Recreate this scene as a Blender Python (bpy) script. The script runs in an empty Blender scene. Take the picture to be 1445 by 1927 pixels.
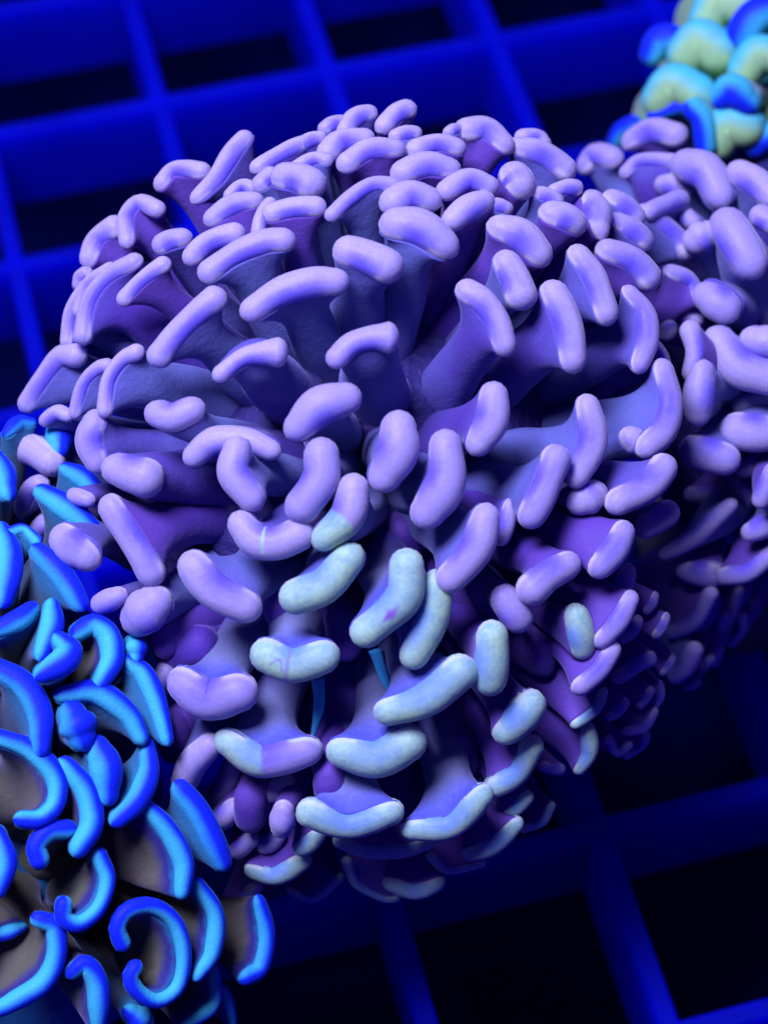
import bpy, math, random
from mathutils import Vector, noise as mnoise

random.seed(7)
scene = bpy.context.scene
COL = scene.collection
scene.unit_settings.system = 'METRIC'
scene.unit_settings.scale_length = 0.01          # one unit = one centimetre

# ------------------------------------------------------------------ camera
PITCH = math.radians(56.0)
VFOV = math.radians(27.0)
IMG_W, IMG_H = 1445.0, 1927.0
FPX = (IMG_H / 2) / math.tan(VFOV / 2)
CAM_H = 18.5
CAM = Vector((0.0, -CAM_H / math.tan(PITCH), CAM_H))
FWD = Vector((0, math.cos(PITCH), -math.sin(PITCH)))
RIGHT = Vector((1, 0, 0))
UP = Vector((0, math.sin(PITCH), math.cos(PITCH)))

cam_data = bpy.data.cameras.new('camera')
cam = bpy.data.objects.new('camera', cam_data)
COL.objects.link(cam)
cam.location = CAM
cam.rotation_euler = (math.pi / 2 - PITCH, 0, 0)
cam_data.sensor_fit = 'VERTICAL'
cam_data.sensor_height = 36.0
cam_data.lens = 18.0 / math.tan(VFOV / 2)
cam_data.clip_start = 0.1
cam_data.clip_end = 500
cam_data.dof.use_dof = True
cam_data.dof.focus_distance = 16.1
cam_data.dof.aperture_fstop = 0.30
scene.camera = cam

# ------------------------------------------------------------------ world: the dim blue of the tank
world = bpy.data.worlds.new('World')
scene.world = world
world.use_nodes = True
bg = world.node_tree.nodes['Background']
bg.inputs['Color'].default_value = (0.14, 0.08, 1.0, 1)
bg.inputs['Strength'].default_value = 0.15

# ------------------------------------------------------------------ aquarium lamp over the tank
def area_lamp(name, loc, aim, size_x, size_y, power, colour):
    d = bpy.data.lights.new(name, 'AREA')
    d.shape = 'RECTANGLE'
    d.size, d.size_y = size_x, size_y
    d.energy = power
    d.color = colour
    o = bpy.data.objects.new(name, d)
    COL.objects.link(o)
    o.location = loc
    o.rotation_euler = (Vector(aim) - Vector(loc)).to_track_quat('-Z', 'Y').to_euler()
    return o

area_lamp('aquarium_lamp', (-8.0, -3.5, 31.0), (0.0, -1.0, 3.0), 10, 10, 20500, (0.56, 0.54, 1.0))

vs = scene.view_settings
vs.view_transform = 'Standard'
vs.look = 'None'
vs.exposure = 0.0
vs.gamma = 1.0
vs.use_curve_mapping = False
scene.cycles.use_denoising = True
scene.cycles.max_bounces = 4
scene.cycles.diffuse_bounces = 4
scene.cycles.glossy_bounces = 2
scene.cycles.transmission_bounces = 4
scene.cycles.caustics_reflective = False
scene.cycles.caustics_refractive = False

# ------------------------------------------------------------------ helpers
def unproject(x, y, d):
    return CAM + (FWD + RIGHT * ((x - IMG_W / 2) / FPX) - UP * ((y - IMG_H / 2) / FPX)) * d

def mesh_object(name, verts, faces, mat, parent=None, attrs=None, smooth=True):
    me = bpy.data.meshes.new(name)
    me.from_pydata([tuple(v) for v in verts], [], faces)
    if attrs:
        for an, vals in attrs.items():
            a = me.attributes.new(an, 'FLOAT', 'POINT')
            a.data.foreach_set('value', vals)
    if smooth:
        me.polygons.foreach_set('use_smooth', [True] * len(me.polygons))
    me.materials.append(mat)
    me.update()
    o = bpy.data.objects.new(name, me)
    COL.objects.link(o)
    if parent is not None:
        o.parent = parent
    return o

def tag(o, label=None, cat=None, group=None, kind=None):
    if label: o['label'] = label
    if cat: o['category'] = cat
    if group: o['group'] = group
    if kind: o['kind'] = kind
    return o

def empty(name, loc):
    e = bpy.data.objects.new(name, None)
    e.empty_display_size = 0.5
    COL.objects.link(e)
    e.location = loc
    return e

def reparent(child, parent):
    child.parent = parent
    child.matrix_parent_inverse = parent.matrix_basis.inverted()

# ------------------------------------------------------------------ materials
def lin(r, g, b):
    f = lambda c: (c / 255 / 12.92) if c / 255 <= 0.04045 else ((c / 255 + 0.055) / 1.055) ** 2.4
    return (f(r), f(g), f(b), 1)

class Mat:
    def __init__(self, name, tone=0.76):
        self.tone = tone
        self.m = bpy.data.materials.new(name)
        self.m.use_nodes = True
        self.nt = self.m.node_tree
        self.n = self.nt.nodes
        self.b = self.n['Principled BSDF']
        self.b.inputs['Roughness'].default_value = 0.55
        self.b.inputs['Specular IOR Level'].default_value = 0.12
    def link(self, a, b):
        self.nt.links.new(a, b)
    def attr(self, name):
        a = self.n.new('ShaderNodeAttribute'); a.attribute_name = name
        return a.outputs['Fac']
    def noise(self, scale, detail=3, rough=0.5, coord='Object'):
        tc = self.n.new('ShaderNodeTexCoord')
        t = self.n.new('ShaderNodeTexNoise')
        t.inputs['Scale'].default_value = scale
        t.inputs['Detail'].default_value = detail
        t.inputs['Roughness'].default_value = rough
        self.link(tc.outputs[coord], t.inputs['Vector'])
        return t.outputs['Fac']
    def math(self, op, a, b=None, c=None, clamp=False):
        m = self.n.new('ShaderNodeMath'); m.operation = op; m.use_clamp = clamp
        for i, v in enumerate((a, b, c)):
            if v is None: continue
            if isinstance(v, (int, float)): m.inputs[i].default_value = v
            else: self.link(v, m.inputs[i])
        return m.outputs[0]
    def step(self, v, lo, hi):
        m = self.n.new('ShaderNodeMapRange'); m.interpolation_type = 'SMOOTHSTEP'
        m.inputs['From Min'].default_value = lo
        m.inputs['From Max'].default_value = hi
        self.link(v, m.inputs['Value'])
        return m.outputs[0]
    def mix(self, f, a, b):
        m = self.n.new('ShaderNodeMix'); m.data_type = 'RGBA'
        if isinstance(f, (int, float)): m.inputs[0].default_value = f
        else: self.link(f, m.inputs[0])
        for s, v in ((6, a), (7, b)):
            if isinstance(v, tuple): m.inputs[s].default_value = v
            else: self.link(v, m.inputs[s])
        return m.outputs[2]
    def random(self):
        return self.n.new('ShaderNodeObjectInfo').outputs['Random']
    def bump(self, h, strength, dist):
        b = self.n.new('ShaderNodeBump')
        b.inputs['Strength'].default_value = strength
        b.inputs['Distance'].default_value = dist
        self.link(h, b.inputs['Height'])
        self.link(b.outputs[0], self.b.inputs['Normal'])
    def finish(self, col, sss=0.0, radius=(0.1, 0.1, 0.1), sheen=0.0, tint=(1, 1, 1, 1), sheen_rough=0.3):
        if self.tone != 1.0:
            col = self.mix(1.0 - self.tone, col, (0, 0, 0, 1))
        if isinstance(col, tuple): self.b.inputs['Base Color'].default_value = col
        else: self.link(col, self.b.inputs['Base Color'])
        if sss:
            self.b.inputs['Subsurface Weight'].default_value = sss
            self.b.inputs['Subsurface Radius'].default_value = radius
            self.b.inputs['Subsurface Scale'].default_value = 1.0
        if sheen:
            self.b.inputs['Sheen Weight'].default_value = sheen
            self.b.inputs['Sheen Roughness'].default_value = sheen_rough
            self.b.inputs['Sheen Tint'].default_value = tint
        return self.m

LAV = (0.57, 0.51, 0.76, 1)      # lavender tip
VIO = (0.17, 0.12, 0.80, 1)      # blue shading near the stalk, painted into the tip colour
PALE = (0.60, 0.92, 0.54, 1)     # pale mint tip
SKY = (0.20, 0.38, 0.80, 1)

def tip_material(name, kind):
    M = Mat(name, 0.74)
    M.b.inputs['Roughness'].default_value = 0.45
    M.b.inputs['Specular IOR Level'].default_value = 0.2
    zone, side, along = M.attr('zone'), M.attr('side'), M.attr('along')
    n = M.noise(5.0, 4, 0.6)
    wob = M.math('MULTIPLY', M.math('SUBTRACT', n, 0.5), 0.7)
    # shading towards the stalk, painted in as a bluer tone
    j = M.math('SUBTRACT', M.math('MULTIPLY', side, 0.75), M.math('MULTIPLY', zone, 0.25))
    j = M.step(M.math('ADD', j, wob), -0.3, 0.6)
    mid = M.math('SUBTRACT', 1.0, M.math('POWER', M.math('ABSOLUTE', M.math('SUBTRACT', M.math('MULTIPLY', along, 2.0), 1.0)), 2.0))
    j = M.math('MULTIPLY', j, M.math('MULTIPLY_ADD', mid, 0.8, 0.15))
    r = M.random()
    fine = M.noise(38.0, 4, 0.65)
    if kind in ('p', 'split', 'splitb', 'stripe'):
        lav = M.mix(r, LAV, (0.46, 0.41, 0.78, 1))
        lav = M.mix(M.math('MULTIPLY', M.step(fine, 0.3, 0.7), 0.4), lav, (0.44, 0.32, 0.66, 1))
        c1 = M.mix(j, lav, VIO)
    if kind in ('g', 'split', 'splitb', 'stripe', 'fleck', 'swirl'):
        pale = M.mix(M.step(M.noise(3.0, 3), 0.35, 0.7), PALE, (0.50, 0.80, 0.62, 1))
        pale = M.mix(M.math('MULTIPLY', M.step(fine, 0.3, 0.7), 0.5), pale, (0.36, 0.60, 0.52, 1))
        pale = M.mix(M.math('MULTIPLY', M.step(M.noise(7.0, 4, 0.7), 0.42, 0.68), 0.55), pale, (0.24, 0.50, 0.58, 1))
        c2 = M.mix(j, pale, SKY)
    if kind == 'p': col = c1
    elif kind == 'g': col = c2
    elif kind == 'split':
        col = M.mix(M.step(M.math('ADD', along, M.math('MULTIPLY', wob, 0.5)), 0.48, 0.58), c1, c2)
    elif kind == 'splitb':
        f = M.step(M.math('ADD', along, M.math('MULTIPLY', wob, 0.5)), 0.44, 0.54)
        f = M.math('MULTIPLY', f, M.step(side, -0.72, -0.62))
        col = M.mix(f, c2, c1)
    elif kind == 'stripe':
        d = M.math('ABSOLUTE', M.math('SUBTRACT', M.math('MULTIPLY_ADD', side, 0.03, along), 0.47))
        d = M.math('ADD', d, M.math('MULTIPLY', wob, 0.06))
        f = M.math('SUBTRACT', 1.0, M.step(d, 0.0, 0.05))
        f = M.math('MULTIPLY', f, M.step(side, -0.75, -0.3))
        col = M.mix(M.math('MULTIPLY', f, 0.8), c1, pale)
    elif kind == 'fleck':
        d = M.math('ADD', M.math('MULTIPLY', M.math('ABSOLUTE', M.math('SUBTRACT', along, 0.62)), 4.0),
                   M.math('MULTIPLY', M.math('ABSOLUTE', M.math('SUBTRACT', side, 0.1)), 1.6))
        f = M.math('SUBTRACT', 1.0, M.step(M.math('ADD', d, M.math('MULTIPLY', wob, 1.5)), 0.2, 0.75))
        col = M.mix(f, c2, (0.36, 0.18, 0.62, 1))
    elif kind == 'swirl':
        d = M.math('ABSOLUTE', M.math('SUBTRACT', along, 0.40))
        d = M.math('ADD', d, M.math('MULTIPLY', wob, 0.15))
        f = M.math('SUBTRACT', 1.0, M.step(d, 0.01, 0.07))
        a = M.math('POWER', M.math('MULTIPLY', M.math('SUBTRACT', along, 0.22), 5.5), 2.0)
        e = M.math('SQRT', M.math('ADD', a, M.math('POWER', M.math('SUBTRACT', side, -0.05), 2.0)))
        ring = M.math('SUBTRACT', 1.0, M.step(M.math('ABSOLUTE', M.math('SUBTRACT', M.math('ADD', e, wob), 0.55)), 0.05, 0.13))
        ring = M.math('MULTIPLY', ring, M.step(side, -0.2, 0.2))
        col = M.mix(M.math('MULTIPLY', M.math('MAXIMUM', f, ring), 0.55), c2, (0.34, 0.20, 0.70, 1))
    # bright rim sheen round the tip, painted in as a paler margin
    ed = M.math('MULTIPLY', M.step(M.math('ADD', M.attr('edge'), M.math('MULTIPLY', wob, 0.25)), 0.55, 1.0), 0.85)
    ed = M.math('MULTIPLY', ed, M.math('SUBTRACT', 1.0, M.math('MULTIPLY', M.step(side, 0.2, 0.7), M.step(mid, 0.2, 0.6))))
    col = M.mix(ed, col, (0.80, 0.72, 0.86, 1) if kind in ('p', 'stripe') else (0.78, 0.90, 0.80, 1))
    M.bump(M.noise(22, 4, 0.65), 0.16, 0.04)
    return M.finish(col, 0.6, (0.10, 0.08, 0.22), 0.35, (1, 0.95, 1, 1), 0.3)

def stalk_material(name, kind):
    M = Mat(name, {'p': 0.62, 'v': 0.6, 'g': 0.66, 'b': 0.5, 't': 0.6}.get(kind, 0.76))
    t, r = M.attr('along'), M.random()
    fine = M.noise(30.0, 4, 0.65)
    big = M.noise(1.6, 2)
    grey = M.mix(M.math('MULTIPLY', fine, 0.7), (0.22, 0.27, 0.62, 1), (0.13, 0.15, 0.50, 1))
    vio = M.mix(fine, (0.17, 0.07, 0.52, 1), (0.11, 0.06, 0.46, 1))
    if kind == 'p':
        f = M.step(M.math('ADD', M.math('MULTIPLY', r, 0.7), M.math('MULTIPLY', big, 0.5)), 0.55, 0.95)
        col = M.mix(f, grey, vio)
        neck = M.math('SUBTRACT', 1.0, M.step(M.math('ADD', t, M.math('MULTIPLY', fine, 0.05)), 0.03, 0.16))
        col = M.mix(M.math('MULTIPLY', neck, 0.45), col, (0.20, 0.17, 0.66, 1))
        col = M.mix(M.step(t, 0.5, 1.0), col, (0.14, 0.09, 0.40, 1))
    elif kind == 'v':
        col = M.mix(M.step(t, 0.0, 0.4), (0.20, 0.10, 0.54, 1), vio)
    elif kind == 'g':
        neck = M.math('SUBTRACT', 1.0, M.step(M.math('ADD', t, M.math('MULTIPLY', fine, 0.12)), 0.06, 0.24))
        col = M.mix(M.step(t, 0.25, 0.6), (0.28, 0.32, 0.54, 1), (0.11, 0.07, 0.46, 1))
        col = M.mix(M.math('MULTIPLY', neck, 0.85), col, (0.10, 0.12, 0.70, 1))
    elif kind == 'b':
        tau = M.mix(M.step(big, 0.3, 0.7), (0.34, 0.30, 0.20, 1), (0.26, 0.28, 0.13, 1))
        tau = M.mix(M.math('MULTIPLY', fine, 0.5), tau, (0.12, 0.11, 0.16, 1))
        e = M.math('ADD', t, M.math('MULTIPLY', M.math('SUBTRACT', M.noise(6, 2), 0.5), 0.10))
        col = M.mix(M.step(e, 0.035, 0.11), M.mix(M.step(e, -0.01, 0.035), (0.04, 0.30, 0.62, 1), (0.07, 0.07, 0.38, 1)), tau)
    elif kind == 't':
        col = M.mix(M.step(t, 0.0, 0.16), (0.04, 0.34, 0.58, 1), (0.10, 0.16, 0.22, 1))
        col = M.mix(M.math('MULTIPLY', fine, 0.4), col, (0.06, 0.08, 0.14, 1))
    elif kind == 'y':
        col = M.mix(M.step(M.math('ADD', t, M.math('MULTIPLY', fine, 0.06)), 0.05, 0.16), (0.04, 0.60, 0.60, 1), (0.36, 0.64, 0.24, 1))
        col = M.mix(M.math('MULTIPLY', big, 0.5), col, (0.20, 0.42, 0.24, 1))
    M.bump(M.noise(14, 4, 0.65), 0.22, 0.05)
    return M.finish(col, 0.0, (0.12, 0.08, 0.25), 0.3, (0.6, 0.6, 1, 1), 0.4)

def rim_material(name, kind):
    M = Mat(name)
    zone, side = M.attr('zone'), M.attr('side')
    n = M.noise(4.0, 3)
    wob = M.math('MULTIPLY', M.math('SUBTRACT', n, 0.5), 0.5)
    deep, cyan = (0.008, 0.025, 0.92, 1), (0.08, 0.72, 0.80, 1)
    if kind == 'b':
        f = M.step(M.math('ADD', M.math('MULTIPLY_ADD', M.random(), 0.5, -0.25), M.math('ADD', side, wob)), 0.1, 1.05)
    elif kind == 'c':
        f = M.step(M.math('ADD', side, wob), -0.35, 0.75)
    else:
        f = M.step(M.math('SUBTRACT', M.math('MULTIPLY', wob, 0.6), side), -0.15, 0.9)
    col = M.mix(f, deep, cyan)
    col = M.mix(M.math('MULTIPLY', M.noise(40, 3), 0.3), col, (0.02, 0.08, 0.70, 1))
    if kind == 'y':
        col = M.mix(f, (0.46, 0.82, 0.30, 1), cyan)
        col = M.mix(M.math('MULTIPLY', M.step(M.noise(9, 4), 0.35, 0.7), 0.35), col, (0.20, 0.50, 0.34, 1))
    M.bump(M.noise(45, 3), 0.15, 0.04)
    return M.finish(col, 0.0, (0.05, 0.09, 0.16), 0.3, (0.2, 0.8, 1, 1), 0.3)

MT = {k: tip_material('tip_tissue_' + k, k) for k in ('p', 'g', 'split', 'splitb', 'stripe', 'fleck', 'swirl')}
MT['b'] = rim_material('blue_rim', 'b')
MT['c'] = rim_material('cyan_rim', 'c')
MT['y'] = rim_material('green_rim', 'y')
MS = {k: stalk_material('stalk_tissue_' + k, k) for k in ('p', 'v', 'g', 'b', 't', 'y')}
MT['v'] = MS['v']

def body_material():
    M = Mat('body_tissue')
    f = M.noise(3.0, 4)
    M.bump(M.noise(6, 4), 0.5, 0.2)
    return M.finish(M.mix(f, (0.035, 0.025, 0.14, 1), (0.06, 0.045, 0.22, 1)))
def skeleton_material():
    M = Mat('coral_skeleton')
    f = M.noise(4.0, 5)
    M.bump(M.noise(12, 5), 0.6, 0.1)
    return M.finish(M.mix(f, (0.30, 0.28, 0.30, 1), (0.16, 0.18, 0.16, 1)))
def plastic_material():
    M = Mat('rack_plastic', 1.0)
    f = M.noise(0.7, 4)
    g = M.noise(9.0, 3)
    col = M.mix(M.step(f, 0.35, 0.7), (0.006, 0.016, 0.85, 1), (0.005, 0.012, 0.62, 1))
    col = M.mix(M.math('MULTIPLY', M.step(g, 0.5, 0.8), 0.5), col, (0.004, 0.01, 0.30, 1))
    sp_ = M.step(M.noise(26.0, 2), 0.68, 0.76)            # specks of algae and grit
    col = M.mix(M.math('MULTIPLY', sp_, 0.6), col, (0.01, 0.03, 0.16, 1))
    M.bump(M.noise(18.0, 4), 0.25, 0.03)
    M.b.inputs['Roughness'].default_value = 0.5
    m = M.finish(col)
    tr = M.n.new('ShaderNodeBsdfTranslucent')             # thin milky plastic: light passes through
    tr.inputs['Color'].default_value = (0.006, 0.02, 0.95, 1)
    mx = M.n.new('ShaderNodeMixShader'); mx.inputs[0].default_value = 0.75
    M.link(M.b.outputs[0], mx.inputs[1]); M.link(tr.outputs[0], mx.inputs[2])
    M.link(mx.outputs[0], M.n['Material Output'].inputs['Surface'])
    return m
def floor_material():
    M = Mat('tank_bottom')
    f = M.noise(0.4, 5)
    M.b.inputs['Specular IOR Level'].default_value = 0.0
    M.b.inputs['Roughness'].default_value = 1.0
    return M.finish(M.mix(f, (0.001, 0.002, 0.03, 1), (0.002, 0.004, 0.06, 1)))
BODY, SKEL, PLASTIC, FLOOR = body_material(), skeleton_material(), plastic_material(), floor_material()
def filament_material():
    M = Mat('filament_tissue')
    return M.finish(M.mix(M.noise(14, 3), (0.06, 0.55, 0.75, 1), (0.05, 0.30, 0.70, 1)))
FIL = filament_material()

# ------------------------------------------------------------------ setting: tank bottom and rack
mesh_object('tank_floor', [(-60, -60, -5), (60, -60, -5), (60, 60, -5), (-60, 60, -5)], [(0, 1, 2, 3)], FLOOR, smooth=False)
tag(bpy.data.objects['tank_floor'], kind='structure')

GP, GT, GH, YAW = 2.1, 0.21, 1.18, math.radians(15.0)
rack = empty('egg_crate_rack', (0, 0, 0))
rack.rotation_euler = (0, 0, YAW)
tag(rack, 'blue lit plastic egg crate rack of square cells under the corals', 'rack')
def slat_mesh(name, length, h, top, th):
    b = 0.025
    x = length / 2
    prof = [(-th / 2, top - h), (th / 2, top - h), (th / 2 - 0.012, top - b), (th / 2 - b - 0.012, top), (-th / 2 + b + 0.012, top), (-th / 2 + 0.012, top - b)]
    V = [(-x, p[0], p[1]) for p in prof] + [(x, p[0], p[1]) for p in prof]
    k = len(prof)
    F = [(i, (i + 1) % k, k + (i + 1) % k, k + i) for i in range(k)] + [tuple(range(k))[::-1], tuple(range(k, 2 * k))]
    me = bpy.data.meshes.new(name)
    me.from_pydata(V, [], F); me.materials.append(PLASTIC); me.update()
    return me
NS = 10
L = GP * NS * 2 + 1
across = slat_mesh('slat', L, GH, -0.02, GT)
away = slat_mesh('slat', L, GH - 0.03, 0.0, GT)
_r = unproject(297, 175, 1.0) - CAM                    # one crossing of the rack, found on the photograph
_g = CAM + _r * (-CAM.z / _r.z)
GOX = (_g.x * math.cos(YAW) + _g.y * math.sin(YAW)) % GP
GOY = (-_g.x * math.sin(YAW) + _g.y * math.cos(YAW) - GT / 2) % GP
for i in range(-NS, NS + 1):
    for me, rot, loc in ((across, 0, (GOX, i * GP + GOY, 0)), (away, math.pi / 2, (i * GP + GOX, GOY, 0))):
        s = bpy.data.objects.new('slat', me)
        COL.objects.link(s); s.parent = rack
        s.location = loc; s.rotation_euler = (0, 0, rot)

# ------------------------------------------------------------------ coral building
def catmull(pts, n):
    """resample a polyline as a smooth curve of n points, even in arc length"""
    if len(pts) == 2:
        pts = [pts[0], (pts[0] + pts[1]) / 2, pts[1]]
    P = [pts[0] * 2 - pts[1]] + list(pts) + [pts[-1] * 2 - pts[-2]]
    dense = []
    for i in range(1, len(P) - 2):
        p0, p1, p2, p3 = P[i - 1], P[i], P[i + 1], P[i + 2]
        for k in range(12):
            t = k / 12
            dense.append(0.5 * ((2 * p1) + (p2 - p0) * t + (2 * p0 - 5 * p1 + 4 * p2 - p3) * t * t + (3 * p1 - p0 - 3 * p2 + p3) * t ** 3))
    dense.append(P[-2])
    acc = [0.0]
    for a, b in zip(dense, dense[1:]):
        acc.append(acc[-1] + (b - a).length)
    out, j = [], 0
    for k in range(n):
        s = acc[-1] * k / (n - 1)
        while j < len(acc) - 2 and acc[j + 1] < s: j += 1
        f = (s - acc[j]) / max(acc[j + 1] - acc[j], 1e-9)
        out.append(dense[j].lerp(dense[j + 1], min(max(f, 0), 1)))
    return out, acc[-1]

class Coral:
    """a colony: a dome of tentacles given by its centre on the picture, its depth and its half sizes"""
    def __init__(self, name, cx, cy, depth, a, b, c, base_z=0.0):
        self.cx, self.cy, self.d0, self.a, self.b, self.c = cx, cy, depth, a, b, c
        self.px = depth / FPX
        self.core = unproject(cx, cy, depth)
        self.root = empty(name, (self.core.x, self.core.y, 0.0))
    def add(self, o):
        reparent(o, self.root)
        return o
    def surface(self, x, y):
        q = ((x - self.cx) / self.a) ** 2 + ((y - self.cy) / self.b) ** 2
        q = min(q, 0.985)
        return self.d0 - self.c * math.sqrt(1 - q)
    def normal(self, p):
        d = p - self.core
        return d.normalized()
    def tentacle(self, kind, r_px, pts, stalk='p', dz=0.0, base=None, neck=None, tipk=1.0, flat=0.95, label=None, lean=0.88, ends=-0.06, depth=None, web=None):
        mx = sum(p[0] for p in pts) / len(pts); my = sum(p[1] for p in pts) / len(pts)
        d = (depth if depth is not None else self.surface(mx, my)) - dz
        C0 = unproject(mx, my, d)
        view = (CAM - C0).normalized()
        n = self.normal(C0)
        m = (n * 0.6 + view * 0.4).normalized()               # plane in which the spine of the tip lies
        if m.dot(view) < 0.4:
            m = (m + view * 0.4).normalized()
        ax0 = (n * lean + view * (1 - lean)).normalized()     # the way the tentacle points
        P = []
        for (x, y) in pts:                                   # the spine of the tip lies in the tilted plane through its centre
            ray = unproject(x, y, 1.0) - CAM
            tt = (C0 - CAM).dot(m) / ray.dot(m)
            P.append(CAM + ray * tt)
        px = d / FPX
        r = r_px * px * 1.06
        NS_, MR = (30 if len(P) > 5 else 18), 16
        sp, length = catmull(P, NS_)
        # the bar arches back a little towards its ends
        for i in range(NS_):
            u = 2 * i / (NS_ - 1) - 1
            sp[i] = sp[i] - n * (0.035 * min(length, 5 * r) * u * u)
        ctr = sp[NS_ // 2]
        seed = Vector((mx * 0.013, my * 0.017, r_px * 0.1))
        def frame(i):
            t = (sp[min(i + 1, NS_ - 1)] - sp[max(i - 1, 0)]).normalized()
            B = ax0.cross(t).normalized()
            N = t.cross(B).normalized()
            return t, B, N
        # which flank faces the stalk
        t0, B0, N0 = frame(NS_ // 2)
        tgt = unproject(*base, d) if base else self.core
        tv = tgt - ctr
        tv = tv - ax0 * tv.dot(ax0)
        chord = (sp[0] + sp[-1]) / 2 - ctr
        sgn = 1.0 if (B0.dot(tv.normalized() + chord * (3.0 / max(length, 1e-6))) > 0) else -1.0
        ends += 0.12 * mnoise.noise(seed * 4.7)
        tipk *= 1 + 0.22 * mnoise.noise(seed * 5.9 + Vector((3, 1, 0)))
        # ---- tip
        V, F, za, sa, aa, ea = [], [], [], [], [], []
        rings = []
        CAPS = 4
        for k in range(CAPS):
            ang = (math.pi / 2) * (1 - (k + 0.35) / (CAPS + 0.0))
            rings.append((0, -math.sin(ang) * r, math.cos(ang)))
        for i in range(NS_): rings.append((i, 0.0, 1.0))
        for k in range(CAPS - 1, -1, -1):
            ang = (math.pi / 2) * (1 - (k + 0.35) / (CAPS + 0.0))
            rings.append((NS_ - 1, math.sin(ang) * r, math.cos(ang)))
        for (i, off, sc) in rings:
            t, B, N = frame(i)
            u = i / (NS_ - 1)
            e = abs(2 * u - 1)
            rr = r * (1 - ends * 0.6 + ends * 1.6 * e * e) * sc
            rr *= 1 + 0.10 * mnoise.noise(seed + Vector((u * min(2.2, 0.5 * length / r), 0, 0)))
            if tipk != 1.0: rr *= 1 + (tipk - 1) * u ** 3
            for k in range(MR):
                a = 2 * math.pi * k / MR
                ca, sa_ = math.cos(a), math.sin(a)
                v = sp[i] + t * off + B * (ca * rr) + N * (sa_ * rr * flat)
                w = mnoise.noise(v * 2.3 + seed) * 0.11 + mnoise.noise(v * 5.5 + seed) * 0.025
                v = v + (B * ca + N * sa_) * (w * r)
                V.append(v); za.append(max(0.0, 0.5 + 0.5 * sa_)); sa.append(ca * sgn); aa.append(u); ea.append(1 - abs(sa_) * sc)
        R = len(rings)
        for i in range(R - 1):
            for k in range(MR):
                F.append((i * MR + k, i * MR + (k + 1) % MR, (i + 1) * MR + (k + 1) % MR, (i + 1) * MR + k))
        for i0, ii in ((0, 0), (R - 1, NS_ - 1)):
            c = len(V)
            t, B, N = frame(ii)
            V.append(sp[ii] + t * ((-1 if i0 == 0 else 1) * r * 1.0))
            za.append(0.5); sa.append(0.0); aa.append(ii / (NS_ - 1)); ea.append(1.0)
            for k in range(MR):
                a_, b_ = i0 * MR + k, i0 * MR + (k + 1) % MR
                F.append((c, b_, a_) if i0 == 0 else (c, a_, b_))
        # ---- stalk, lofted from the equator of the tip down into the body
        nb = self.core + (C0 - self.core) * 0.5
        if base is not None:
            nb = unproject(base[0], base[1], self.d0 - self.c * 0.15)
        jit = Vector((mnoise.noise(seed * 3.1), mnoise.noise(seed * 2.3 + Vector((5, 0, 0))), mnoise.noise(seed * 1.7)))
        nb = nb + jit * 0.45
        flank = B0 * sgn
        g = min(1.0, 1.7 * max(0.0, (tgt - ctr).normalized().dot(flank)))
        top = ctr - N0 * (r * 0.12) + flank * (r * 0.22 * g)
        Ls = (nb - top).length
        p1 = top - (N0 * 0.75 + (top - nb).normalized() * 0.25) * (Ls * 0.40) + jit * 0.25
        p2 = nb.lerp(top, 0.33) - jit * 0.35
        KL, MS_ = 22, 28
        half = length / 2
        rs = (neck if neck else min(42, max(24, r_px * 0.72 + length / px * 0.15))) * px * 1.1
        flare = min(0.7, max(0.3, (half * 1.0 + r * 1.2) / Ls))
        if web: flare = 0.7
        ext = half + 0.90 * r
        Vs, Fs, ta, sid = [], [], [], []
        outline = []                                          # the foot of the tip, all round
        for q in range(MS_):
            a = 2 * math.pi * q / MS_
            x = ext * math.cos(a)
            sg = 1 if math.sin(a) >= 0 else -1
            if abs(x) <= half:
                wd = 0.95 * r
            else:
                wd = 0.95 * math.sqrt(max(0.0, r * r - (abs(x) - half) ** 2))
                if q in (0, MS_ // 2): wd = 0.0
            fi = (0.5 + 0.5 * max(-1, min(1, x / max(half, 1e-6)))) * (NS_ - 1)
            i0 = min(int(fi), NS_ - 2)
            s_ = sp[i0].lerp(sp[i0 + 1], fi - i0)
            ti, Bi, Ni = frame(int(round(fi)))
            if abs(x) > half: s_ = s_ + ti * ((abs(x) - half) * (1 if x > 0 else -1))
            outline.append((s_ - ctr) + Bi * (sg * wd))
        T0 = t0
        for k in range(KL):
            t = (k / (KL - 1)) ** 1.5
            c = top * (1 - t) ** 3 + p1 * (3 * t * (1 - t) ** 2) + p2 * (3 * t * t * (1 - t)) + nb * t ** 3
            dcurve = (p1 - top) * (3 * (1 - t) ** 2) + (p2 - p1) * (6 * t * (1 - t)) + (nb - p2) * (3 * t * t)
            ax = (-dcurve).normalized()
            Tt = (T0 - ax * T0.dot(ax)).normalized()
            Bt = ax.cross(Tt).normalized()
            if Bt.dot(B0) < 0: Bt = -Bt
            w = max(0.0, 1 - t / flare) ** (web or 2.7)
            rad = rs * (0.95 + 0.50 * t) * (1 + 0.14 * mnoise.noise(seed + Vector((0, t * 4, 0))))
            for q in range(MS_):
                a = 2 * math.pi * q / MS_
                ca, sn = math.cos(a), math.sin(a)
                rnd = Tt * (ca * rad) + Bt * (sn * rad * 0.88)
                v = c + outline[q] * w + rnd * (1 - w)
                v = v + (v - c) * (0.09 * mnoise.noise(v * 2.1 + seed) * (1 - w))
                Vs.append(v); ta.append(t); sid.append(sn * sgn)
        for k in range(KL - 1):
            for q in range(MS_):
                Fs.append((k * MS_ + q, (k + 1) * MS_ + q, (k + 1) * MS_ + (q + 1) % MS_, k * MS_ + (q + 1) % MS_))
        Fs.append(tuple(range((KL - 1) * MS_, KL * MS_))[::-1])
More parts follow.
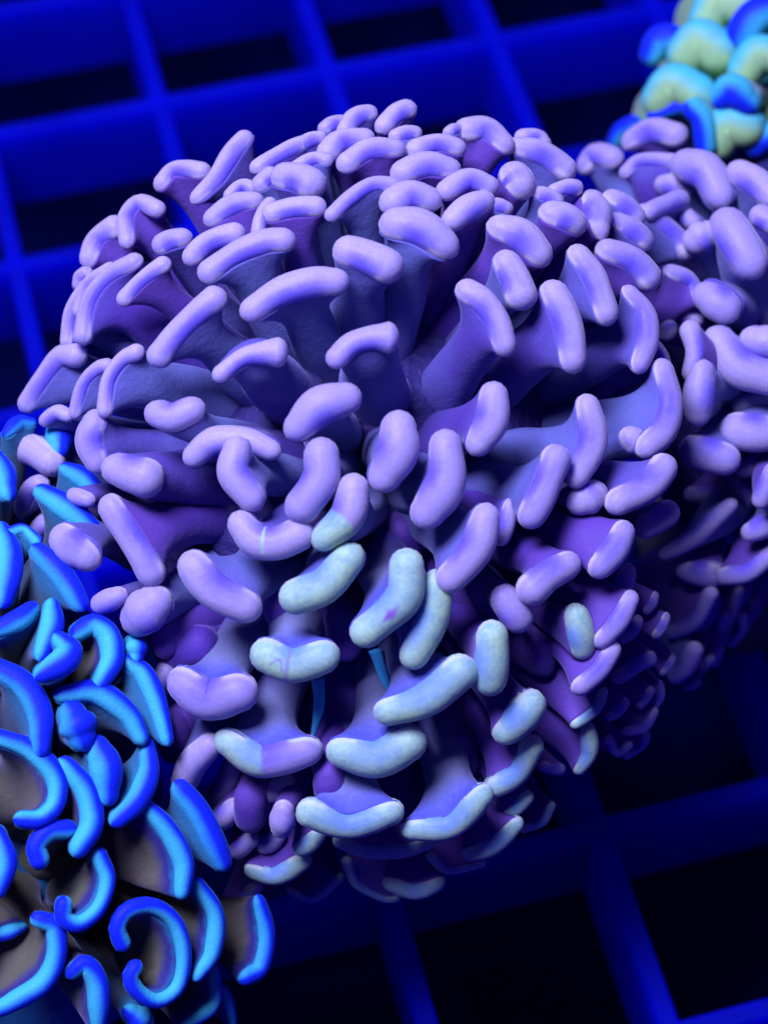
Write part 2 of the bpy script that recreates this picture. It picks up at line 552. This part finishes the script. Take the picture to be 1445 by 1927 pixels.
        for q in range(1, MS_ // 2 - 1):                      # lid under the tip
            Fs.append((q, q + 1, MS_ - q - 1, MS_ - q))
        Fs.append((0, 1, MS_ - 1)); Fs.append((MS_ // 2 - 1, MS_ // 2, MS_ // 2 + 1))
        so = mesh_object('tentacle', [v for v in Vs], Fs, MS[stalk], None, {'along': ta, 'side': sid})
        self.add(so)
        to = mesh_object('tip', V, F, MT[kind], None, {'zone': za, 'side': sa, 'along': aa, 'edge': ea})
        to.parent = so
        if label: to['label'] = label
        return so
    def body(self, k=0.5, mat=None):
        V, F = [], []
        U, W = 40, 24
        ex, ey, ez = self.a * self.px * k, self.b * self.px * k, self.c * k
        for j in range(W + 1):
            th = math.pi * j / W
            for i in range(U):
                ph = 2 * math.pi * i / U
                l = Vector((math.sin(th) * math.cos(ph), math.sin(th) * math.sin(ph), math.cos(th)))
                s = 1 + 0.10 * mnoise.noise(l * 3 + Vector((self.cx * .01, 0, 0)))
                V.append(self.core + (RIGHT * (l.x * ex) + UP * (l.y * ey) - FWD * (l.z * ez)) * s)
        for j in range(W):
            for i in range(U):
                F.append((j * U + i, (j + 1) * U + i, (j + 1) * U + (i + 1) % U, j * U + (i + 1) % U))
        self.add(mesh_object('polyp_body', V, F, mat or BODY))
        # fluted stony cup that carries the polyp
        V, F = [], []
        U, W = 72, 10
        zt = self.core.z - ez * 0.2
        r0 = min(ex, ey) * 0.95
        for j in range(W + 1):
            f = j / W
            z = 0.012 + (zt - 0.012) * f
            rr = r0 * (0.62 + 0.12 * math.cos(f * 5) + 0.26 * f * f)
            for i in range(U):
                ph = 2 * math.pi * i / U
                s = rr * (1 + (0.05 if i % 2 else -0.03) * (0.4 + 0.6 * f) + 0.08 * mnoise.noise(Vector((math.cos(ph) * 1.5, math.sin(ph) * 1.5, z))))
                V.append(Vector((self.core.x + math.cos(ph) * s, self.core.y + math.sin(ph) * s, z)))
        for j in range(W):
            for i in range(U):
                F.append((j * U + i, j * U + (i + 1) % U, (j + 1) * U + (i + 1) % U, (j + 1) * U + i))
        F.append(tuple(range(U))[::-1]); F.append(tuple(range(W * U, W * U + U)))
        self.add(mesh_object('skeleton', V, F, SKEL))
    def filament(self, pts, w_px, depth):
        P = [unproject(x, y, depth + 0.05 * i) for i, (x, y) in enumerate(pts)]
        sp, ln = catmull(P, 14)
        V, F = [], []
        view = (CAM - sp[0]).normalized()
        for i, p in enumerate(sp):
            t = (sp[min(i + 1, 13)] - sp[max(i - 1, 0)]).normalized()
            B = view.cross(t).normalized(); N = t.cross(B)
            w = w_px * depth / FPX * (1.0 - 0.75 * (i / 13) ** 2)
            tw = 0.5 * math.sin(i * 0.45)
            B2 = B * math.cos(tw) + N * math.sin(tw); N2 = N * math.cos(tw) - B * math.sin(tw)
            for q in range(8):
                a = 2 * math.pi * q / 8
                V.append(p + B2 * (math.cos(a) * w) + N2 * (math.sin(a) * w * 0.35))
        for i in range(13):
            for q in range(8):
                F.append((i * 8 + q, i * 8 + (q + 1) % 8, (i + 1) * 8 + (q + 1) % 8, (i + 1) * 8 + q))
        F.append(tuple(range(8))[::-1]); F.append(tuple(range(13 * 8, 14 * 8)))
        return self.add(mesh_object('filament', V, F, FIL))

# ------------------------------------------------------------------ the big lavender colony
main = Coral('hammer_coral', 690, 900, 18.0, 700, 790, 2.75)
tag(main.root, 'large domed lavender hammer coral with mint green tips low in front', 'coral', 'lavender hammer corals')
main.body(0.62)
# (kind, half width, spine of the tip, options)
MAIN = [
 # back row along the skyline
 ('p', 18, [(305,342),(330,320),(378,320)], dict(stalk='v')),
 ('p', 19, [(457,260),(432,298),(407,338),(374,366)], dict(base=(520,560))),
 ('p', 13, [(238,450),(238,410),(262,382),(293,392)], dict(stalk='v', ends=0)),
 ('p', 22, [(170,482),(185,452),(215,428)], dict(stalk='v')),
 ('p', 12, [(150,532),(160,516)], {}),
 ('p', 20, [(402,408),(440,386),(475,376)], dict(stalk='v')),
 ('p', 20, [(362,480),(395,455),(440,438)], dict(stalk='v')),
 ('p', 22, [(308,458),(340,448)], {}),
 ('p', 16, [(234,560),(268,528),(305,497)], dict(stalk='v')),
 ('p', 14, [(155,630),(168,570),(202,522),(250,492)], dict(ends=0)),
 ('p', 12, [(150,582),(170,535),(205,507)], {}),
 ('p', 12, [(125,640),(137,590),(160,540)], {}),
 ('p', 24, [(395,508),(440,480),(500,455),(530,450)], {}),
 ('p', 22, [(298,668),(345,615),(402,560)], dict(ends=0.15)),
 ('p', 12, [(432,365),(455,350),(475,352)], {}),
 ('p', 20, [(724,234),(745,216),(764,206)], dict(stalk='v')),
 ('p', 18, [(650,240),(670,222),(692,212)], {}),
 ('p', 14, [(612,240),(640,228)], {}),
 ('p', 14, [(560,275),(600,257)], {}),
 ('p', 16, [(485,312),(520,295),(570,267)], {}),
 ('p', 21, [(617,284),(642,266),(684,260)], dict(stalk='v')),
 ('p', 22, [(655,304),(692,284),(740,278)], dict(stalk='v')),
 ('p', 14, [(745,254),(780,249)], {}),
 ('p', 21, [(785,278),(820,271),(856,276)], dict(stalk='v')),
 ('p', 27, [(762,322),(800,313),(840,315)], dict(stalk='v')),
 ('p', 31, [(540,332),(560,336),(582,344)], {}),
 ('p', 14, [(555,315),(590,300),(612,300)], {}),
 ('p', 18, [(492,346),(510,332)], {}),
 ('p', 21, [(514,400),(550,393),(592,388)], dict(stalk='v')),
 ('p', 13, [(485,432),(495,402),(507,382)], {}),
 ('p', 14, [(625,402),(660,372),(700,347),(738,345)], dict(ends=0)),
 ('p', 28, [(742,378),(770,367),(803,373)], {}),
 ('p', 36, [(750,422),(790,432),(830,455)], dict(neck=42)),
 ('p', 30, [(657,472),(690,484),(728,500)], dict(neck=42, tipk=1.1)),
 ('p', 27, [(477,578),(530,548),(590,530),(628,527)], dict(neck=38)),
 ('p', 21, [(842,356),(880,338),(918,347)], dict(stalk='v')),
 ('p', 24, [(855,410),(880,392),(908,377)], dict(stalk='v')),
 ('p', 16, [(925,385),(950,390)], {}),
 ('p', 25, [(880,243),(912,245),(945,268)], dict(stalk='v')),
 ('p', 12, [(845,247),(860,242)], {}),
 ('p', 29, [(968,333),(977,348)], dict(stalk='v')),
 ('p', 29, [(945,428),(980,445),(1012,474)], dict(stalk='v')),
 ('p', 29, [(955,497),(970,530),(980,553)], {}),
 ('p', 24, [(882,546),(907,566),(932,600),(950,645)], dict(neck=40)),
 ('p', 16, [(985,256),(1010,259),(1022,268)], {}),
 ('p', 23, [(975,277),(1020,292),(1062,316)], {}),
 ('p', 30, [(1043,404),(1075,417)], dict(stalk='v')),
 ('p', 28, [(1116,382),(1128,424)], dict(stalk='v')),
 ('p', 15, [(1045,357),(1082,352)], {}),
 ('p', 16, [(1010,362),(1045,376)], {}),
 ('p', 22, [(1155,375),(1195,405)], {}),
 ('p', 24, [(1165,420),(1207,450)], {}),
 ('p', 24, [(1215,405),(1260,440),(1285,465)], {}),
 ('p', 26, [(1147,472),(1185,490),(1218,520)], dict(stalk='v')),
 ('p', 26, [(1092,482),(1115,522),(1140,585)], dict(neck=40)),
 ('p', 28, [(1043,553),(1066,610),(1079,672)], dict(neck=46)),
 ('p', 20, [(1188,553),(1213,590),(1217,640),(1205,682)], dict(neck=40)),
 ('p', 18, [(1265,512),(1295,530),(1310,560)], dict(stalk='v')),
 ('p', 18, [(1225,395),(1280,375)], {}),
 # right flank
 ('p', 26, [(1250,700),(1259,760),(1246,812),(1222,838)], dict(neck=42)),
 ('p', 25, [(1188,826),(1202,836)], dict(dz=-0.25)),
 ('p', 26, [(1108,767),(1114,830),(1090,893)], dict(neck=40)),
 ('p', 28, [(1046,865),(1025,920),(1002,967)], dict(neck=46)),
 ('p', 27, [(1095,942),(1115,932)], dict(dz=-0.3)),
 ('p', 25, [(1167,943),(1215,918),(1249,882)], dict(neck=40)),
 ('p', 22, [(1215,990),(1255,966)], dict(dz=-0.3)),
 ('p', 24, [(1132,1064),(1155,1034),(1171,1006)], dict(stalk='v', neck=44)),
 ('p', 18, [(1165,1112),(1178,1080)], dict(dz=-0.3)),
 ('p', 30, [(1003,1108),(1030,1082),(1064,1066)], dict(stalk='v')),
 ('p', 18, [(945,1010),(960,955)], dict(dz=-0.3)),
 ('p', 29, [(914,977),(895,1035),(850,1088)], dict(neck=46)),
 ('p', 29, [(930,747),(925,792),(904,830)], dict(neck=40)),
 ('p', 33, [(840,842),(840,905),(806,962)], dict(neck=44)),
 ('p', 35, [(750,808),(748,850),(726,892)], {}),
 ('p', 31, [(604,855),(604,900),(568,953)], {}),
 ('split', 30, [(664,922),(655,970),(614,1010)], dict(label='tip half lavender, half pale mint with a torn seam')),
 ('stripe', 29, [(455,990),(482,1017),(520,1022),(560,1006)], dict(label='lavender tip with a pale stripe across it')),
 ('p', 29, [(444,850),(440,890),(470,934)], {}),
 ('p', 25, [(366,856),(402,830),(460,828),(503,845)], dict(dz=-0.25)),
 ('p', 31, [(563,800),(600,766),(648,750)], dict(neck=40)),
 ('p', 20, [(634,672),(662,647),(698,636),(730,634)], dict(neck=48, tipk=1.5, ends=0)),
 ('p', 18, [(416,702),(455,674),(490,665),(522,662)], dict(neck=44, tipk=1.5, ends=0)),
 # left flank
 ('p', 28, [(298,778),(325,786),(357,772)], {}),
 ('p', 33, [(222,884),(273,900)], dict(neck=46)),
 ('p', 26, [(177,796),(170,830),(180,866)], {}),
 ('p', 12, [(196,770),(206,715),(230,678),(255,662)], dict(neck=46, ends=0)),
 ('p', 10, [(140,775),(160,720),(185,692),(200,687)], dict(ends=0)),
 ('p', 20, [(50,757),(82,715),(115,672),(142,668)], {}),
 ('p', 10, [(85,790),(110,776),(125,782)], {}),
 ('p', 26, [(208,956),(240,1000),(270,1048),(282,1078)], dict(stalk='v')),
 ('p', 33, [(365,1070),(402,1110),(458,1142)], dict(neck=46)),
 ('p', 38, [(262,1162),(288,1138)], dict(neck=40)),
 ('p', 28, [(27,845),(62,846),(92,868)], dict(base=(250,930))),
 ('p', 14, [(42,957),(60,922),(75,912)], dict(base=(200,980))),
 ('p', 15, [(140,933),(165,940)], dict(base=(250,960))),
 ('p', 19, [(72,996),(92,980)], dict(base=(200,1000))),
 ('p', 34, [(125,1019),(158,1044)], dict(base=(300,1050), dz=0.3)),
 ('p', 20, [(190,1136),(220,1122)], dict(base=(330,1130), dz=0.2)),
 # lower front
 ('p', 37, [(350,1290),(395,1316),(446,1304)], dict(stalk='g', neck=40)),
 ('p', 26, [(345,1472),(362,1436),(392,1406)], dict(dz=0.15)),
 ('splitb', 31, [(432,1402),(490,1430),(574,1416)], dict(stalk='g', neck=44, label='tip half mint, half lavender')),
 ('swirl', 36, [(507,1236),(550,1252),(602,1238)], dict(stalk='g', label='pale tip with a violet swirl')),
 ('g', 33, [(558,1124),(612,1102),(655,1054)], dict(stalk='g')),
 ('fleck', 33, [(765,1068),(757,1125),(692,1188)], dict(stalk='g', label='pale tip with a violet fleck')),
 ('g', 29, [(824,1102),(815,1160),(781,1233)], dict(stalk='g', dz=-0.08)),
 ('g', 30, [(735,1340),(802,1315),(868,1266)], dict(stalk='g')),
 ('g', 31, [(926,1200),(924,1280)], dict(stalk='v')),
 ('g', 26, [(1084,1162),(1096,1216)], dict(stalk='v')),
 ('g', 36, [(651,1418),(710,1424),(766,1402)], dict(stalk='g', neck=40)),
 ('g', 23, [(585,1532),(655,1552),(733,1532)], dict(stalk='g', neck=42)),
 ('g', 21, [(778,1562),(850,1550),(906,1500)], dict(stalk='g', neck=42)),
 ('g', 31, [(956,1373),(995,1328)], dict(stalk='v')),
 ('g', 23, [(935,1480),(975,1450),(1000,1408)], dict(stalk='v')),
 ('g', 15, [(1092,1446),(1108,1412),(1106,1376)], dict(stalk='v', neck=38)),
 ('p', 30, [(952,1130),(974,1162)], dict(dz=-0.15)),
 ('p', 19, [(1135,1202),(1165,1162),(1184,1132)], dict(stalk='v', neck=44)),
 ('p', 19, [(1095,1290),(1125,1260),(1150,1227)], dict(stalk='v')),
 ('g', 11, [(1085,1362),(1118,1334),(1134,1306)], dict(stalk='v', neck=42, dz=-0.2)),
 ('p', 14, [(1175,1197),(1196,1172)], dict(stalk='v', dz=-0.4)),
 ('p', 16, [(1165,1272),(1200,1247),(1220,1242)], dict(stalk='v', dz=-0.5)),
 ('p', 9, [(1225,1335),(1240,1310),(1240,1290)], dict(stalk='v', dz=-0.5)),
 ('p', 10, [(1178,1376),(1210,1367),(1230,1342)], dict(stalk='v', dz=-0.4)),
 ('p', 8, [(1145,1392),(1160,1416),(1182,1404)], dict(stalk='v', dz=-0.4)),
 ('p', 7, [(1180,1422),(1205,1402),(1215,1385)], dict(stalk='v', dz=-0.5)),
 ('g', 19, [(482,1640),(522,1644),(565,1624)], dict(stalk='v', neck=44)),
 ('g', 17, [(740,1664),(780,1672),(818,1663)], dict(stalk='v', neck=34)),
 ('g', 17, [(888,1606),(930,1586),(967,1556)], dict(stalk='v')),
 ('g', 6, [(545,1676),(590,1690),(640,1652)], dict(stalk='v', neck=40, dz=-0.3, ends=0)),
 ('g', 7, [(652,1622),(672,1664),(722,1690),(745,1690)], dict(stalk='v', neck=40, dz=-0.3, ends=0)),
 ('g', 6, [(810,1612),(840,1636),(905,1626)], dict(stalk='v', neck=40, dz=-0.3, ends=0)),
 ('g', 14, [(642,1586),(690,1600),(760,1598),(802,1588)], dict(stalk='v', dz=-0.25)),
 ('g', 6, [(985,1560),(1020,1546),(1037,1518)], dict(stalk='v', dz=-0.4, ends=0)),
 ('g', 14, [(955,1532),(988,1502)], dict(stalk='v', dz=-0.3)),
 ('p', 18, [(533,1526),(530,1558)], dict(stalk='v', dz=-0.1)),
 ('p', 22, [(506,1492),(540,1478)], dict(stalk='v', dz=-0.2, base=(640,1470))),
 ('g', 16, [(568,1597),(596,1574)], dict(stalk='v', dz=-0.2)),
 ('p', 14, [(445,1602),(472,1580)], dict(stalk='v', dz=-0.2)),
 ('p', 13, [(425,1700),(458,1690),(480,1672)], dict(stalk='v', dz=-0.3)),
 ('p', 12, [(1022,1442),(1052,1448)], dict(stalk='v', dz=-0.4)),
 ('p', 20, [(408,1500),(428,1470),(438,1440)], dict(stalk='v', dz=-0.3)),
 ('v', 40, [(330,1225),(372,1215)], dict(stalk='v', dz=-0.5)),
 ('v', 34, [(1135,700),(1180,690)], dict(stalk='v', dz=-1.0, neck=60)),
 ('v', 30, [(1180,745),(1215,720)], dict(stalk='v', dz=-1.1, neck=60)),
 ('v', 26, [(1215,560),(1240,590)], dict(stalk='v', dz=-0.9, neck=55)),
 ('v', 30, [(330,1370),(330,1410)], dict(stalk='v', dz=-0.2, neck=50)),
 ('v', 26, [(300,1180),(310,1215)], dict(stalk='v', dz=-0.3, neck=50)),
 ('v', 26, [(470,1500),(470,1540)], dict(stalk='v', dz=-0.3, neck=50)),
 ('v', 24, [(620,1460),(625,1500)], dict(stalk='v', dz=-0.4, neck=50)),
 ('v', 24, [(1060,1300),(1075,1330)], dict(stalk='v', dz=-0.5, neck=50)),
]
MAIN += [
 ('v', 30, [(640,1170),(650,1215)], dict(stalk='v', dz=-0.6, neck=60)),
 ('v', 28, [(905,1115),(920,1150)], dict(stalk='v', dz=-0.6, neck=60)),
 ('v', 30, [(860,1400),(872,1440)], dict(stalk='v', dz=-0.6, neck=55)),
 ('v', 26, [(760,1000),(772,1030)], dict(stalk='v', dz=-1.0, neck=60)),
 ('v', 28, [(520,1130),(530,1165)], dict(stalk='v', dz=-0.6, neck=60)),
 ('v', 26, [(1010,1215),(1022,1250)], dict(stalk='v', dz=-0.5, neck=55)),
 ('p', 16, [(1232,655),(1248,690)], dict(dz=-0.5)),
 ('p', 10, [(1218,1146),(1230,1124)], dict(stalk='v', dz=-0.5)),
 ('p', 12, [(1150,1345),(1172,1325)], dict(stalk='v', dz=-0.4)),
 ('p', 9, [(1248,1262),(1262,1240)], dict(stalk='v', dz=-0.5)),
 ('p', 9, [(1205,1325),(1222,1300)], dict(stalk='v', dz=-0.5)),
 ('p', 12, [(1236,1190),(1250,1165)], dict(stalk='v', dz=-0.4)),
 ('p', 18, [(415,1545),(440,1520)], dict(stalk='v', dz=-0.3)),
 ('p', 16, [(500,1590),(520,1575)], dict(stalk='v', dz=-0.4)),
 ('p', 20, [(300,1290),(315,1262)], dict(stalk='v', dz=-0.3)),
]
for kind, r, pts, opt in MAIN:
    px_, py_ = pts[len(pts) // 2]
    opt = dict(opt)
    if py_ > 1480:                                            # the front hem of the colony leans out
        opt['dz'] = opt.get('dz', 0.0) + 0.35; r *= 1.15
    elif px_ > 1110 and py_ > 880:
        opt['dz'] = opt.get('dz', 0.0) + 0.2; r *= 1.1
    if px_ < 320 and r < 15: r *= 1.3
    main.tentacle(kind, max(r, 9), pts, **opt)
for pts, w, d in (([(598,1275),(600,1330),(588,1390)], 13, 16.1), ([(705,1222),(718,1262),(738,1310)], 13, 16.0),
                  ([(822,1232),(845,1255),(865,1270)], 10, 16.2), ([(698,720),(694,765),(688,812)], 16, 16.6)):
    main.filament(pts, w, d)

# ------------------------------------------------------------------ the lavender colony at the right edge
side = Coral('hammer_coral', 1500, 690, 19.3, 470, 560, 2.2)
tag(side.root, 'lavender hammer coral cut off by the right edge, beside the green coral', 'coral', 'lavender hammer corals')
side.body(0.7)
SIDE = [
 ('p', 23, [(1190,262),(1230,247),(1268,252)], dict(stalk='v')),
 ('p', 22, [(1105,307),(1122,293),(1150,297)], dict(base=(1300,480))),
 ('p', 14, [(1177,322),(1205,303),(1270,302)], dict(neck=42, base=(1290,520))),
 ('p', 31, [(1292,308),(1330,325),(1350,362)], dict(neck=42)),
 ('p', 27, [(1392,324),(1420,342),(1450,367)], {}),
 ('p', 36, [(1368,425),(1385,452),(1407,490)], dict(neck=50)),
 ('p', 20, [(1430,405),(1452,420)], {}),
 ('p', 26, [(1310,450),(1330,438)], {}),
 ('p', 30, [(1332,558),(1362,580)], dict(base=(1500,570), neck=44)),
 ('p', 19, [(1250,612),(1253,622)], {}),
 ('p', 19, [(1297,622),(1308,660),(1300,700)], dict(stalk='v', dz=0.3)),
 ('p', 27, [(1318,704),(1311,775)], dict(dz=0.3)),
 ('p', 32, [(1352,644),(1390,690),(1445,712)], {}),
 ('p', 29, [(1420,640),(1462,650)], {}),
 ('p', 35, [(1390,812),(1445,817)], {}),
 ('p', 32, [(1308,850),(1358,864)], dict(dz=0.2)),
 ('p', 18, [(1452,890),(1432,940)], dict(stalk='v', dz=0.2)),
 ('p', 21, [(1415,1002),(1452,982)], {}),
 ('p', 15, [(1300,932),(1345,928),(1385,937)], dict(stalk='v', dz=-0.5)),
 ('p', 15, [(1252,1044),(1310,1010),(1350,972),(1372,953)], dict(neck=42)),
 ('p', 25, [(1297,1076),(1338,1081)], dict(stalk='v')),
 ('p', 18, [(1362,1086),(1410,1075),(1452,1042)], dict(stalk='v')),
 ('p', 14, [(1265,1192),(1310,1165),(1336,1120)], dict(stalk='v', neck=46, base=(1230,1050), depth=18.1)),
 ('p', 8, [(1332,1202),(1370,1172),(1390,1112)], dict(stalk='v', ends=0, depth=18.9)),
 ('p', 8, [(1375,1212),(1396,1185),(1395,1160)], dict(stalk='v', ends=0, depth=19.1)),
 ('p', 17, [(1270,1274),(1291,1254),(1304,1226)], dict(base=(1210,1150), depth=18.3)),
 ('p', 9, [(1342,1248),(1352,1222)], dict(stalk='v', depth=19.0)),
 ('p', 8, [(1293,1292),(1310,1286)], dict(stalk='v', depth=18.7)),
]
SIDE += [
 ('p', 20, [(1385,905),(1402,935)], dict(stalk='v', dz=-0.5)),
 ('p', 22, [(1395,760),(1432,752)], dict(dz=-0.4)),
 ('p', 18, [(1282,590),(1305,600)], dict(dz=-0.2)),
 ('p', 20, [(1360,985),(1385,1010)], dict(stalk='v', dz=-0.6)),
 ('p', 20, [(1400,880),(1438,868)], dict(dz=-0.3)),
 ('p', 9, [(1318,1262),(1335,1240)], dict(stalk='v', depth=18.8)),
 ('p', 10, [(1350,1190),(1362,1160)], dict(stalk='v', depth=18.8)),
 ('p', 18, [(1280,400),(1300,415)], dict(dz=-0.2)),
 ('p', 20, [(1250,345),(1285,352)], dict(dz=-0.3)),
]
for kind, r, pts, opt in SIDE:
    side.tentacle(kind, r, pts, **opt)

# ------------------------------------------------------------------ the blue and cyan colony at the lower left
blue = Coral('hammer_coral', -120, 1560, 17.9, 720, 900, 2.4)
tag(blue.root, 'electric blue hammer coral with curled cyan rims at the lower left', 'coral')
blue.body(0.6, MS['b'])
BLUE = [
 ('b', 12, [(15,812),(35,796),(56,794)], dict(stalk='t')),
 ('b', 20, [(112,802),(114,840)], dict(stalk='t')),
 ('c', 22, [(-5,865),(14,920)], dict(stalk='t')),
 ('b', 16, [(130,882),(160,902),(184,925)], dict(stalk='t')),
 ('b', 20, [(86,926),(126,956),(172,990)], dict(stalk='t')),
 ('c', 10, [(15,1002),(45,996),(70,1016)], dict(stalk='t', ends=0)),
 ('b', 20, [(78,1037),(112,1075),(150,1128)], dict(stalk='t')),
 ('c', 21, [(5,1000),(18,1060),(8,1120)], dict(stalk='t')),
 ('c', 18, [(100,1142),(98,1180),(82,1225)], dict(stalk='t')),
 ('b', 17, [(-5,1184),(35,1166),(58,1146)], dict(stalk='b')),
 ('c', 18, [(152,1186),(175,1174),(204,1195),(212,1240),(192,1280)], dict(stalk='b')),
 ('b', 21, [(87,1264),(120,1245),(132,1224),(120,1207)], dict(stalk='t', dz=0.2)),
 ('b', 16, [(256,1207),(258,1232)], dict(stalk='t')),
 ('b', 17, [(246,1245),(270,1266),(292,1312),(315,1385)], dict(stalk='t')),
 ('c', 18, [(122,1306),(180,1302),(240,1342),(266,1382)], dict(stalk='t')),
 ('b', 20, [(0,1257),(45,1287),(76,1337),(80,1403)], dict(stalk='t')),
 ('b', 29, [(140,1347),(154,1382)], dict(stalk='t')),
 ('b', 25, [(187,1408),(200,1445),(204,1488)], dict(stalk='t')),
 ('b', 17, [(280,1405),(280,1455),(257,1508),(225,1540)], dict(stalk='t')),
 ('c', 17, [(-5,1385),(58,1410),(104,1460),(106,1510),(78,1540),(46,1541)], dict(stalk='b', neck=50)),
 ('c', 19, [(128,1442),(164,1490),(174,1550),(152,1594)], dict(stalk='b')),
 ('b', 17, [(76,1617),(69,1590),(93,1564),(128,1560)], dict(stalk='b', base=(150,1640), ends=0)),
 ('c', 14, [(188,1610),(203,1655),(186,1708),(150,1738),(122,1728),(122,1702)], dict(stalk='b', base=(130,1640), neck=44, ends=0)),
 ('c', 17, [(-2,1570),(12,1620),(-2,1672)], dict(stalk='b')),
 ('c', 17, [(276,1517),(315,1560),(345,1620),(345,1674)], dict(stalk='b')),
 ('b', 21, [(346,1488),(375,1530),(400,1580),(420,1618)], dict(stalk='t')),
 ('c', 14, [(232,1776),(222,1745),(240,1714),(285,1704),(330,1735),(346,1800),(334,1858),(296,1884),(262,1868),(247,1840),(256,1822)], dict(stalk='b', neck=46, base=(220,1790), ends=0)),
 ('c', 15, [(375,1667),(405,1720),(400,1790),(376,1833)], dict(stalk='b')),
 ('b', 15, [(490,1700),(501,1760),(490,1820),(465,1839)], dict(stalk='b')),
 ('c', 16, [(76,1732),(104,1745),(106,1800),(80,1850),(22,1888),(-5,1902)], dict(stalk='b', neck=50)),
 ('c', 17, [(142,1828),(160,1814),(184,1850),(188,1930)], dict(stalk='b')),
 ('c', 12, [(405,1832),(400,1890),(350,1930)], dict(stalk='b', dz=-0.2)),
 ('c', 20, [(250,1908),(272,1922)], dict(stalk='t', dz=-0.2)),
 ('c', 12, [(-5,1762),(40,1746)], dict(stalk='b', dz=-0.3)),
 ('c', 8, [(425,1862),(440,1925)], dict(stalk='b', dz=-0.4)),
]
for kind, r, pts, opt in BLUE:
    blue.tentacle(kind, r * 1.08, pts, **{'lean': 0.85, 'ends': -0.2, 'web': 2.0 if opt.get('stalk') == 'b' else None, **opt})

# ------------------------------------------------------------------ the green colony at the top right
green = Coral('hammer_coral', 1440, 130, 21.6, 320, 260, 1.6)
tag(green.root, 'yellow green coral with glowing blue and cyan rims in the top corner', 'coral')
green.body(0.5, MS['y'])
GREEN = [
 ('y', 34, [(1290,100),(1316,76),(1350,98)], dict(stalk='y', neck=62, base=(1350,150))),
 ('y', 32, [(1240,186),(1268,156),(1312,178)], dict(stalk='y', neck=60, base=(1300,230), dz=0.2)),
 ('b', 17, [(1302,206),(1320,228),(1326,276)], dict(stalk='y', base=(1390,260), dz=0.5, neck=52)),
 ('y', 34, [(1330,34),(1352,6),(1392,8)], dict(stalk='y', neck=62, base=(1370,80))),
 ('b', 22, [(1226,98),(1240,76),(1258,70)], dict(stalk='y')),
 ('b', 25, [(1362,180),(1376,168),(1402,192)], dict(stalk='y', dz=0.35, neck=50)),
 ('b', 12, [(1228,218),(1258,206),(1286,198)], dict(stalk='y', neck=50, dz=0.3)),
 ('c', 16, [(1158,264),(1170,246),(1188,236)], dict(stalk='y')),
 ('b', 24, [(1425,272),(1440,258),(1462,260)], dict(stalk='y', dz=0.3)),
 ('c', 28, [(1396,62),(1416,32),(1440,20)], dict(stalk='y', dz=0.15, neck=56)),
 ('y', 32, [(1402,130),(1424,104),(1458,106)], dict(stalk='y', dz=0.1, neck=58, base=(1440,170))),
 ('y', 33, [(1350,266),(1366,232),(1402,240)], dict(stalk='y', base=(1400,320), dz=0.3, neck=56)),
]
for kind, r, pts, opt in GREEN:
    green.tentacle(kind, r * 1.1, pts, **{'web': 1.1, 'lean': 0.7, **opt})

# the two cut-off colonies go on a little way past the edge of the picture
for k in range(20):
    x, y = 1500 + (k % 4) * 85 + random.uniform(-18, 18), 300 + (k // 4) * 170 + random.uniform(-40, 40)
    a = random.uniform(0, math.pi)
    l = random.uniform(18, 40)
    side.tentacle('p', random.uniform(22, 32), [(x - math.cos(a) * l, y - math.sin(a) * l), (x + 6, y - 5), (x + math.cos(a) * l, y + math.sin(a) * l)])
for k in range(12):
    x, y = -70 - (k % 3) * 100 + random.uniform(-18, 18), 1050 + (k // 3) * 230 + random.uniform(-40, 40)
    l = random.uniform(35, 60)
    blue.tentacle(('b', 'c')[k % 2], random.uniform(17, 22), [(x - 20, y - l), (x + 18, y), (x - 8, y + l)], stalk=('t', 'b')[k % 2], ends=-0.2)
